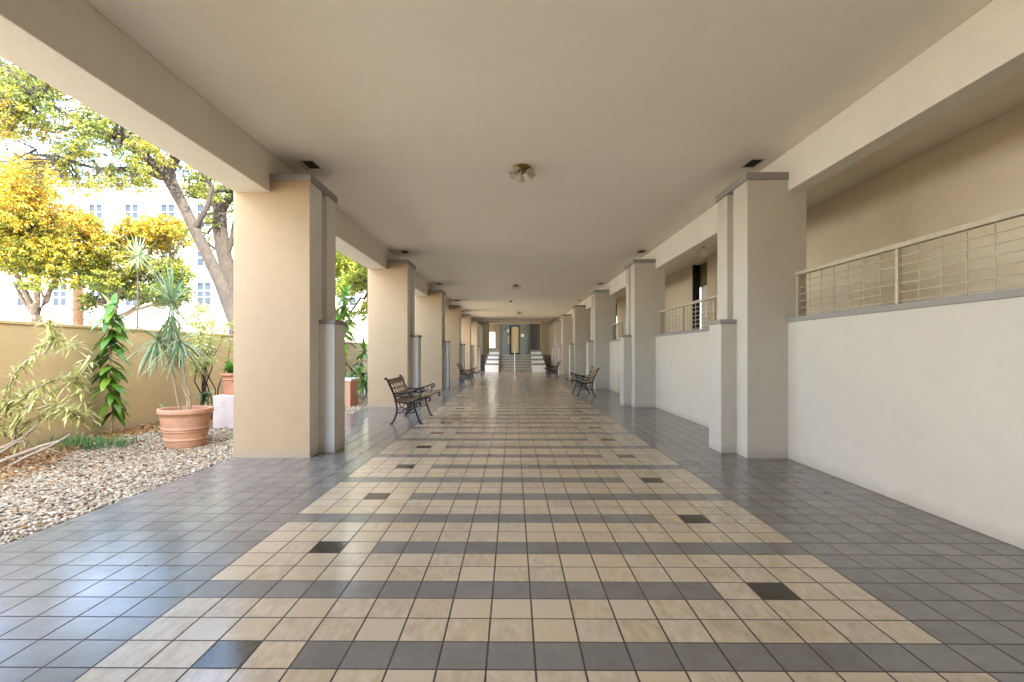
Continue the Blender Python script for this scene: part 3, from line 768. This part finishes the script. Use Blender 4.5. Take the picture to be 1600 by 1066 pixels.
hd = scatter((190, 292, 352, 410, 20, 22.5), 10, .35, .6) + scatter((120, 280, 352, 465, 20, 23), 34, .4, .75) + scatter((180, 298, 395, 470, 20.5, 23), 12, .3, .55) + scatter((70, 170, 325, 430, 20.5, 23), 17, .4, .7) + scatter((95, 235, 335, 375, 20, 22), 9, .35, .6) + scatter((120, 215, 440, 480, 20.5, 22), 6, .25, .45)
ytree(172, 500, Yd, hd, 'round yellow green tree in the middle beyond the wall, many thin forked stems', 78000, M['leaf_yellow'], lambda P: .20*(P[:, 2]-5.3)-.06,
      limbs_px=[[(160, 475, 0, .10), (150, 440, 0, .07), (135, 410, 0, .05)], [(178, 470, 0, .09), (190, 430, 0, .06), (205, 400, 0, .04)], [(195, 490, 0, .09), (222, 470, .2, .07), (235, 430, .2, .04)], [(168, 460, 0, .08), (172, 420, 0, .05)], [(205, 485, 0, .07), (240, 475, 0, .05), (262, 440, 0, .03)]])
Ye = 27
he = scatter((60, 130, 400, 470, 26, 28), 8, .6, .9) + scatter((255, 312, 400, 445, 26, 28), 6, .4, .7) + scatter((130, 200, 300, 360, 26, 29), 4, .5, .7)
# palm beyond the wall
Yp = 24.5
t = thing('palm_tree', tuple(Vector((W(117, 0, Yp).x, Yp, -.06))), 'rough orange brown palm trunk standing between the two yellow trees', 'palm tree')
b = MB(); zt = W(117, 432, Yp).z; n = 46; xs = W(117, 0, Yp).x
prof = []
for i in range(n+1): prof.append(((.235 if i % 2 else .205)+.02*math.sin(i*1.7), -.06+(zt+.1)*i/n))
b.lathe(prof, (xs, Yp, 0), 14); b.build('trunk', M['palmbark'], t)

def blades(base, n, length, width, el0, el1, droop, seg=5, az=None, jitter=.2):
    """strap leaves leaving one point: arrays of verts and quads"""
    V, Q = [], []
    for i in range(n):
        a = random.uniform(0, 2*math.pi) if az is None else random.uniform(*az); el = R(random.uniform(el0, el1))
        L_ = length*random.uniform(1-jitter, 1+jitter*.5); d = Vector((math.cos(a)*math.cos(el), math.sin(a)*math.cos(el), math.sin(el)))
        side = d.cross(Vector((0, 0, 1)));  side = side.normalized() if side.length > .05 else Vector((1, 0, 0))
        p = Vector(base) + Vector((0, 0, random.uniform(-.04, .04))); k0 = len(V); dr = droop*random.uniform(.6, 1.3)
        for s_ in range(seg+1):
            u = s_/seg; wv = width*(math.sin(math.pi*min(1, .18+u*.82))**.8 if u < 1 else .02)
            V.append(p - side*wv*.5); V.append(p + side*wv*.5)
            if s_: Q.append((k0+2*s_-2, k0+2*s_-1, k0+2*s_+1, k0+2*s_))
            d = (d + Vector((0, 0, -dr*(.3+u)/seg*2))).normalized(); p = p + d*(L_/seg)
    return V, Q
def merge(parts, name, mat, parent, jit=1.0):
    V, Q, ti, k = [], [], [], 0
    for v, q in parts:
        V += [tuple(x) for x in v]; Q += [tuple(i+k for i in f) for f in q]; k += len(v)
    Q = np.array(Q); seed = rng.random(len(Q)); blade = Q[:, 0]//12
    r = rng.random(blade.max()+1)[blade]
    return np_mesh(name, np.array(V), Q, mat, parent, np.clip(.25*seed+.75*r, 0, 1), True)

# spiky plant beyond the wall
Ys = 10.6; c = W(212, 400, Ys)
t = thing('spiky_plant', (c.x, Ys, -.06), 'single spiky green rosette on a thin stem in front of the yellow leaves', 'plant')
b = MB(); b.tube([(c.x-.1, Ys, -.1), (c.x-.02, Ys, 1.2), (c.x, Ys, c.z)], [.025, .02, .016], 8); b.build('stem', M['bark'], t)
merge([blades(c, 56, .50, .026, -45, 80, .12)], 'leaves', M['leaf_bluegreen'], t)

# ------------------------------------------------------------------ garden
t = thing('boundary_wall', (-6.47, 20, 0), 'long tan garden wall behind the gravel bed on the left', 'wall')
b = MB(); b.box(-6.57, -6.37, -6, 46, -.1, 1.64); b.build('wall_panel', M['gwall'], t)
b = MB(); b.box(-6.585, -6.355, -6, 46, 1.64, 1.685); b.build('coping', M['gwall'], t, .008)

# pebbles
def pebbles(n, y0, y1, size, name_parts):
    ico_v = []
    ph = (1+5**.5)/2
    for s1 in (-1, 1):
        for s2 in (-1, 1): ico_v += [(0, s1, s2*ph), (s1, s2*ph, 0), (s2*ph, 0, s1)]
    ico_v = np.array(ico_v, float); ico_v /= np.linalg.norm(ico_v[0])
    fs = []
    D = np.linalg.norm(ico_v[:, None]-ico_v[None], axis=2); e = 1.0515
    for i in range(12):
        for j in range(i+1, 12):
            for k in range(j+1, 12):
                if abs(D[i, j]-e) < .01 and abs(D[j, k]-e) < .01 and abs(D[i, k]-e) < .01:
                    nn = np.cross(ico_v[j]-ico_v[i], ico_v[k]-ico_v[i]); fs.append((i, j, k) if nn@ico_v[i] > 0 else (i, k, j))
    fs = np.array(fs)
    # sit densest near the camera
    u = rng.random(n); Y = y0+(y1-y0)*u; X = -6.33+(6.33-3.41)*rng.random(n)
    s = size*(.45+.75*rng.random(n)**1.5)
    sc = np.stack([s*(.8+.5*rng.random(n)), s*(.6+.4*rng.random(n)), s*(.35+.3*rng.random(n))], 1)
    Vn = ico_v[None]*sc[:, None, :]*(1+.22*rng.normal(size=(n, 12, 1)))
    a = rng.random(n)*6.28; tl = rng.normal(size=n)*.35; ca, sa = np.cos(a)[:, None], np.sin(a)[:, None]; ct, st = np.cos(tl)[:, None], np.sin(tl)[:, None]
    y_ = Vn[:, :, 1]*ct-Vn[:, :, 2]*st; z_ = Vn[:, :, 1]*st+Vn[:, :, 2]*ct; x_ = Vn[:, :, 0]
    Vn = np.stack([x_*ca-y_*sa+X[:, None], x_*sa+y_*ca+Y[:, None], z_+(-.018+.022*rng.random(n))[:, None]], 2)
    Fq = (fs[None]+12*np.arange(n)[:, None, None]).reshape(-1, 3)
    tint = np.repeat(np.clip(rng.normal(.52, .23, n), 0, 1), 20)
    return Vn.reshape(-1, 3), Fq, tint
V1, F1, T1 = pebbles(46000, 2.6, 9.2, .021, 0); V2, F2, T2 = pebbles(16000, 9.2, 16, .028, 0)
o = np_mesh('gravel', np.concatenate([V1, V2]), np.concatenate([F1, F2+len(V1)]), M['pebble'], None, np.concatenate([T1, T2])); o['kind'] = 'stuff'
tag(o, 'pale loose gravel stones covering the garden bed', 'gravel')
# fallen dry leaves along the wall
n = 7500; u = rng.random(n)
P = np.stack([-6.33+1.0*rng.random(n)**1.6*(1+.5*np.sin(u*9)), 3.2+8*u, .012+.018*rng.random(n)], 1)
far = rng.random(n) < .10; P[far, 0] = -6.3+2.9*rng.random(far.sum())
V, Fq = leaf_quads(P, .055, 0, .5); V[:, 2] = np.clip(V[:, 2], .004, .05)
o = np_mesh('fallen_leaves', V, Fq, M['leaf_dry'], None, rng.random(n)); tag(o, 'dry orange leaf litter on the gravel by the garden wall', 'leaf litter', kind='stuff')
# a few leaves blown on the tiles
lf = [(W(225, 889, 1031/338.), .03), (W(1130, 700, 1031/149.), .02)]

def pot(t, x, y, z0, R0, R1, H, mat, rings=(), n=36):
    b = MB(); pr = [(0, z0), (R0*.97, z0), (R0, z0+.01)]
    for k in range(1, 9): pr.append((R0+(R1*.93-R0)*(k/9)**.9, z0+H*.86*k/9))
    for rz in rings:
        r_ = R0+(R1*.93-R0)*(rz)**.9; pr += [(r_, z0+H*.86*rz-.008), (r_+.008, z0+H*.86*rz-.006), (r_+.008, z0+H*.86*rz+.006), (r_, z0+H*.86*rz+.008)]
    pr = sorted(pr[1:], key=lambda q: q[1]); pr = [(0, z0)] + pr
    pr += [(R1*.93, z0+H*.87), (R1*.99, z0+H*.875), (R1, z0+H*.89), (R1, z0+H*.985), (R1*.985, z0+H), (R1*.90, z0+H), (R1*.87, z0+H*.97), (R1*.86, z0+H*.88)]
    b.lathe(pr, (x, y, 0), n); o = b.build('pot', mat, t)
    b = MB(); b.lathe([(0, z0+H*.90), (R1*.87, z0+H*.90)], (x, y, 0), n); b.build('soil', M['soil'], t)
    return o
x, y = -4.50, 7.05
t = thing('potted_dracaena', (x, y, -.01), 'tall spiky plant with drooping blades in a large weathered terracotta pot', 'potted plant')
pot(t, x, y, -.01, .235, .335, .53, M['terracotta_pale'], (.25, .5, .56))
stems = [((x-.06, y, .45), W(243, 528, 7.0), .014), ((x, y+.03, .45), W(265, 472, 7.15), .018), ((x+.07, y-.02, .45), W(279, 535, 7.0), .014), ((x+.02, y+.05, .45), W(262, 530, 7.3), .012)]
parts = []
for i, (p0, p1, r_) in enumerate(stems):
    b = MB(); b.tube(wander(p0, p1, 6, .05), [r_*1.15]+[r_]*6, 8); b.build('stem', M['stem'], t)
parts += [blades(stems[1][1], 75, .68, .022, -40, 85, .22)]
parts += [blades(stems[0][1], 46, .72, .024, -50, 40, .4)]
parts += [blades(stems[2][1], 52, .70, .024, -55, 50, .4)]
parts += [blades(stems[3][1], 30, .52, .026, -50, 40, .5)]
parts += [blades(stems[1][1]+Vector((0, 0, -.18)), 24, .42, .026, -85, -40, .3)]
merge(parts, 'leaves', M['leaf_bluegreen'], t)

# pink block with second pot
t0_ = thing('concrete_block', (-4.75, 8.95, -.01), 'pale pinkish square block on the gravel carrying the small terracotta pot', 'block')
b = MB(); b.box(-5.05, -4.2, 8.62, 9.3, -.02, .555); b.build('block_body', M['concretepink'], t0_, .012)
x, y = -4.86, 8.95
t = thing('potted_plant', (x, y, .555), 'small orange terracotta pot with a bright green leafy plant, on the pink block', 'potted plant')
pot(t, x, y, .556, .155, .215, .37, M['terracotta'], (.8,))
def lens_leaves(base_pts, n, length, width, el0, el1, droop, az=None):
    out = []
    for p in base_pts: out.append(blades(p, n, length, width, el0, el1, droop, az=az))
    return out
pp = [(x+random.uniform(-.11, .11), y+random.uniform(-.11, .11), .9+random.uniform(0, .08)) for _ in range(14)]
merge(lens_leaves(pp, 6, .2, .06, 5, 80, .35), 'foliage', M['leaf_bright'], t)

# tall leafy plant by the wall
def leafy_plant(name, x, y, path, nwh, leafl, leafw, label, mat, cat='plant', z_from=.3, el=(-50, 10), droop=.7, r0=.02, group=None):
    t = thing(name, (x, y, -.02), label, cat, group)
    b = MB(); b.tube(path, [r0*(1-.7*i/(len(path)-1)) for i in range(len(path))], 8); b.build('stem', M['stem'], t)
    parts = []; P_ = [Vector(p) for p in path]
    L_ = [0]
    for i in range(1, len(P_)): L_.append(L_[-1]+(P_[i]-P_[i-1]).length)
    for k in range(nwh):
        s = L_[-1]*(z_from+(1-z_from)*k/(nwh-1)); i = next((j for j in range(1, len(L_)) if L_[j] >= s-1e-6), len(L_)-1)
        q = P_[i-1].lerp(P_[i], (s-L_[i-1])/max(1e-6, L_[i]-L_[i-1]))
        parts.append(blades(q, 5, leafl, leafw, el[0], el[1], droop, seg=5))
    parts.append(blades(P_[-1], 7, leafl*.8, leafw*.8, 10, 80, .4))
    merge(parts, 'leaves', mat, t); return t
x, y = -6.18, 7.85
leafy_plant('leafy_sapling', x, y, [(x, y, -.02), (x+.06, y, .35), W(166, 590, 7.75), W(170, 530, 7.75), W(172, 480, 7.75)], 19, .37, .11, 'tall narrow sapling with glossy drooping green leaves against the tan wall', M['leaf_bright'], z_from=.22)
# arching pale shrub
t = thing('arching_shrub', (-5.95, 6.15, -.02), 'pale yellow green arching shrub at the left edge in front of the tan wall', 'shrub')
b = MB(); parts = []
br = [[(10, 735), (18, 690), (50, 640), (110, 600), (160, 560)], [(10, 735), (15, 690), (30, 600), (60, 555), (100, 530), (150, 540)], [(8, 735), (20, 700), (60, 660), (100, 640), (160, 648)],
      [(12, 735), (10, 690), (0, 650), (-30, 640)], [(12, 735), (25, 650), (60, 610), (120, 590), (145, 610)], [(60, 555), (80, 520), (90, 500)], [(20, 700), (12, 660), (22, 630), (45, 625)], [(50, 640), (80, 632), (120, 640), (135, 655)]]
for l in br:
    Yq = random.uniform(5.7, 6.1); pts = [W(px, py, Yq+.05*i) for i, (px, py) in enumerate(l)]
    pth = [Vector((a[0], 0, a[1])) for a in bez([(p.x, p.z) for p in pts], 6)]
    pth = [Vector((p.x, Yq+.06*math.sin(i*.4), p.z)) for i, p in enumerate(pth)]
    b.tube(pth, [.012*(1-.75*i/(len(pth)-1))+.002 for i in range(len(pth))], 6)
    for i, p in enumerate(pth[len(pth)//3:]):
        parts.append(blades(p, 9, .18, .024, -60, 60, .5, seg=3, jitter=.4))
b.build('branches', M['stem'], t)
V, Q, k = [], [], 0
merge(parts, 'leaves', M['leaf_pale'], t)
# dead branches lying at the left edge
t = thing('dead_branch', (-5.6, 5.6, 0), 'bare pale fallen branch lying on the gravel at the lower left edge', 'branch')
b = MB(); Yq = 5.75
for l, r_ in (([(-60, 752), (0, 720), (60, 698), (88, 690), (104, 680)], .019), ([(-50, 770), (0, 735), (35, 715), (65, 702), (85, 692)], .018), ([(58, 702), (75, 704), (88, 708)], .011)):
    pts = [W(px, py, Yq-.05*i) for i, (px, py) in enumerate(l)]; b.tube(pts, [r_*(1.3-.9*i/(len(pts)-1)) for i in range(len(pts))], 8)
b.build('branch', M['drybranch'], t)
t = thing('dead_branch', (-5.9, 5.9, 0), 'thick bare forked branch leaning under the pale shrub at the left edge', 'branch')
b = MB()
for l, r_ in (([(-60, 720), (0, 700), (30, 685), (52, 665)], .022), ([(-50, 735), (0, 705), (20, 692), (32, 690)], .02), ([(14, 692), (18, 672), (30, 662)], .013)):
    pts = [W(px, py, 5.8) for px, py in l]; b.tube(pts, [r_*(1.2-.6*i/(len(pts)-1)) for i in range(len(pts))], 8)
b.build('branch', M['drybranch'], t)
# grass tuft
t = thing('grass_tuft', (-5.75, 7.0, 0), 'low tuft of green grass on the gravel under the arching shrub', 'grass')
parts = []
for _ in range(130):
    px, py = -5.75+random.gauss(0, .30), 7.0+random.gauss(0, .17); parts.append(blades((px, py, -.01), 7, .19, .009, 20, 85, .8, seg=4))
merge(parts, 'blades', M['leaf_grass'], t)
# broad leafed plant behind the pot
t = thing('broadleaf_plant', (-5.35, 8.1, 0), 'small dark green broad leafed plant behind the large pot', 'plant')
merge([blades((-5.35+random.uniform(-.08, .08), 8.1+random.uniform(-.05, .05), .05+.25*random.random()), 6, .34, .075, 10, 75, .45) for _ in range(6)], 'leaves', M['leaf_bright'], t)
# twiggy shrub with thin branches right of the dracaena
t = thing('twiggy_shrub', (-5.9, 9.6, 0), 'thin brown twigged shrub with small yellowish leaves against the wall beside the small pot', 'shrub')
b = MB(); P_ = []
for k in range(13):
    e = W(random.uniform(298, 365), random.uniform(470, 545), 9.6+random.uniform(-.3, .3)); s_ = Vector((-5.75+random.uniform(-.1, .1), 9.6, 0))
    pth = wander(s_, e, 6, .10); b.tube(pth, [.016, .013, .011, .009, .007, .005, .004], 6)
    P_ += [tuple(q) for q in pth[4:]]*1
b.build('branches', M['bark'], t)
P, ti = clump_points(P_, [.16]*len(P_), 2600, sub=12, subr=.5); V, Fq = leaf_quads(P, .07, .2, .35); np_mesh('leaves', V, Fq, M['leaf_pale'], t, np.clip(.2+.8*ti*rng.random(len(P)), 0, 1))
t = thing('fern', (-5.05, 8.45, 0), 'small pale fern on the gravel left of the pink block', 'fern')
merge([blades((-5.22, 8.7, .35+.2*random.random()), 7, .24, .05, -10, 60, .5) for _ in range(4)] + [blades((-5.22, 8.7, -.02), 5, .4, .03, 60, 88, .1)], 'leaves', M['leaf_bluegreen'], t)

# what shows between the first two piers
t = thing('block_planter', (-4.1, 12.4, -.02), 'pinkish upright planter block just past the nearest peach pier', 'planter')
b = MB(); b.box(-4.40, -3.83, 12.1, 12.7, -.02, .60); b.build('planter_body', M['terracotta_pale'], t, .015)
b = MB(); b.box(-4.43, -3.80, 12.07, 12.73, .60, .66); b.build('rim', M['concretepink'], t, .01)
t = thing('low_shrub', (-4.4, 14.6, 0), 'bushy strap leafed shrub on the gravel between the first and second peach piers', 'shrub')
merge([blades((-4.35+random.gauss(0, .28), 14.6+random.gauss(0, .25), .1+.4*random.random()), 9, .65, .03, 15, 80, .7) for _ in range(26)], 'leaves', M['leaf_grass'], t)
for nm, x, y, h, lab in (('umbrella_plant', -4.35, 13.2, 2.75, 'slim plant with drooping hand shaped leaves, seen between the first and second peach piers'),
                         ('umbrella_plant', -4.0, 13.6, 1.3, 'short leafy plant above the strap leafed shrub, seen between the first two peach piers')):
    path = [(x, y, 0), (x+.05, y, h*.35), (x-.03, y+.03, h*.7), (x+.06, y, h)]
    leafy_plant(nm, x, y, path, 22 if h > 2 else 8, .48, .11, lab, M['leaf_bright'], z_from=.35, el=(-40, 25), droop=.6, r0=.022)
# trees further along the garden
Yf = 19.5
trunkF = [(Vector((W(590, 0, Yf).x, Yf, -.1)), .22), (W(588, 520, Yf), .2), (W(578, 450, Yf), .17), (W(570, 420, Yf), .14)]
limbsF = [[(W(576, 445, Yf), .11), (W(556, 442, Yf), .09), (W(540, 425, Yf), .08), (W(530, 395, Yf), .06)], [(W(570, 420, Yf), .1), (W(560, 395, Yf), .07), (W(545, 370, Yf), .05)]]
clF = scatter((500, 600, 350, 440, 17.5, 21), 22, .5, .8) + scatter((520, 590, 430, 510, 17, 21), 13, .35, .6) + scatter((560, 700, 300, 450, 19, 22), 8, .6, .9)
tree('garden_tree', 'tree with curved brown limbs seen between the first and second peach piers', 'tree', trunkF, limbsF, clF, 26000, .11, M['leaf_ygreen'], M['bark'], sub=22)

# ------------------------------------------------------------------ cream building beyond
YB = 40.0; t = thing('apartment_building', (-28, YB+5, 0), 'large cream building with white framed windows beyond the trees', 'building')
b = MB(); XL, XRr = -62, -9.0; ZT = 14.3
cols = [(28+57.3*k-802)/F*YB for k in range(-12, 10)]; rows = [12.0, 8.95, 5.85, 2.75]; ww, wh = 1.2, 1.9
cols = [c for c in cols if XL+1 < c < XRr-1]
# wall in strips around the openings
xe = [XL] + [v for c in cols for v in (c-ww/2, c+ww/2)] + [XRr]
for i in range(0, len(xe), 2): b.box(xe[i], xe[i+1], YB, YB+.4, -.06, ZT)
zs = [ZT] + [v for r_ in rows for v in (r_+wh/2, r_-wh/2)] + [-.06]
for c in cols:
    for i in range(0, len(zs), 2): b.box(c-ww/2, c+ww/2, YB, YB+.4, zs[i+1], zs[i])
b.box(XL, XRr, YB+.4, YB+12, -.06, ZT-.4); b.build('wall', M['building'], t)
b = MB(); b.box(XL-.1, XRr+.1, YB-.12, YB+.5, ZT, ZT+.25); b.build('parapet', M['building'], t)
f0 = None
for c in cols:
    for r_ in rows[:3]:
        if f0 is None:
            q = MB(); e = .05; x0, x1, z0, z1 = c-ww/2, c+ww/2, r_-wh/2, r_+wh/2; y0, y1 = YB+.12, YB+.2
            q.box(x0, x0+e, y0, y1, z0, z1); q.box(x1-e, x1, y0, y1, z0, z1); q.box(x0+e, x1-e, y0, y1, z0, z0+e); q.box(x0+e, x1-e, y0, y1, z1-e, z1)
            q.box(c-.03, c+.03, y0+.002, y1-.002, z0+e, z1-e)
            for zz in (r_-.25, r_+.27): q.box(x0+e, c-.03, y0+.004, y1-.004, zz-.025, zz+.025); q.box(c+.03, x1-e, y0+.004, y1-.004, zz-.025, zz+.025)
            f0 = q.build('window', M['whiteframe'], t); q = MB(); q.box(x0+e, x1-e, y1, y1+.03, z0+e, z1-e); q.build('pane', M['paneblue'], f0); q = MB(); q.box(x0-.08, x1+.08, YB-.1, YB+.119, z0-.09, z0-.002); q.build('sill', M['building'], f0); fc, fr = c, r_
        else:
            k = copy_tree(f0, t); k.location = (c-fc, 0, r_-fr)
# low wall beyond the street
b = MB(); b.box(-21.5, -14.5, 26.2, 26.5, -.06, 3.4)
tag(b.build('street_wall', M['building']), 'low pale wall across the street behind the round yellow tree', 'wall')
# a few dry leaves on the tiles
for (px, py, s_) in ((225, 889, .05), (1240, 781, .035), (1325, 822, .04)):
    Yq = 1031/(py-551.); c = W(px, py, Yq)
    V, Fq = leaf_quads(np.array([[c.x, Yq, .006]]), s_, 0, .5); V[:, 2] = np.clip(V[:, 2], .003, .012)
    o = np_mesh('dry_leaf', V, Fq, M['leaf_dry'], None, np.array([.1]))
    tag(o, {225: 'brown dry leaf on the grey tiles at the lower left', 1240: 'tiny dry leaf on the grey tiles in front of the nearest right pier', 1325: 'dry leaf on the grey tiles close to the right foreground wall'}[px], 'leaf')
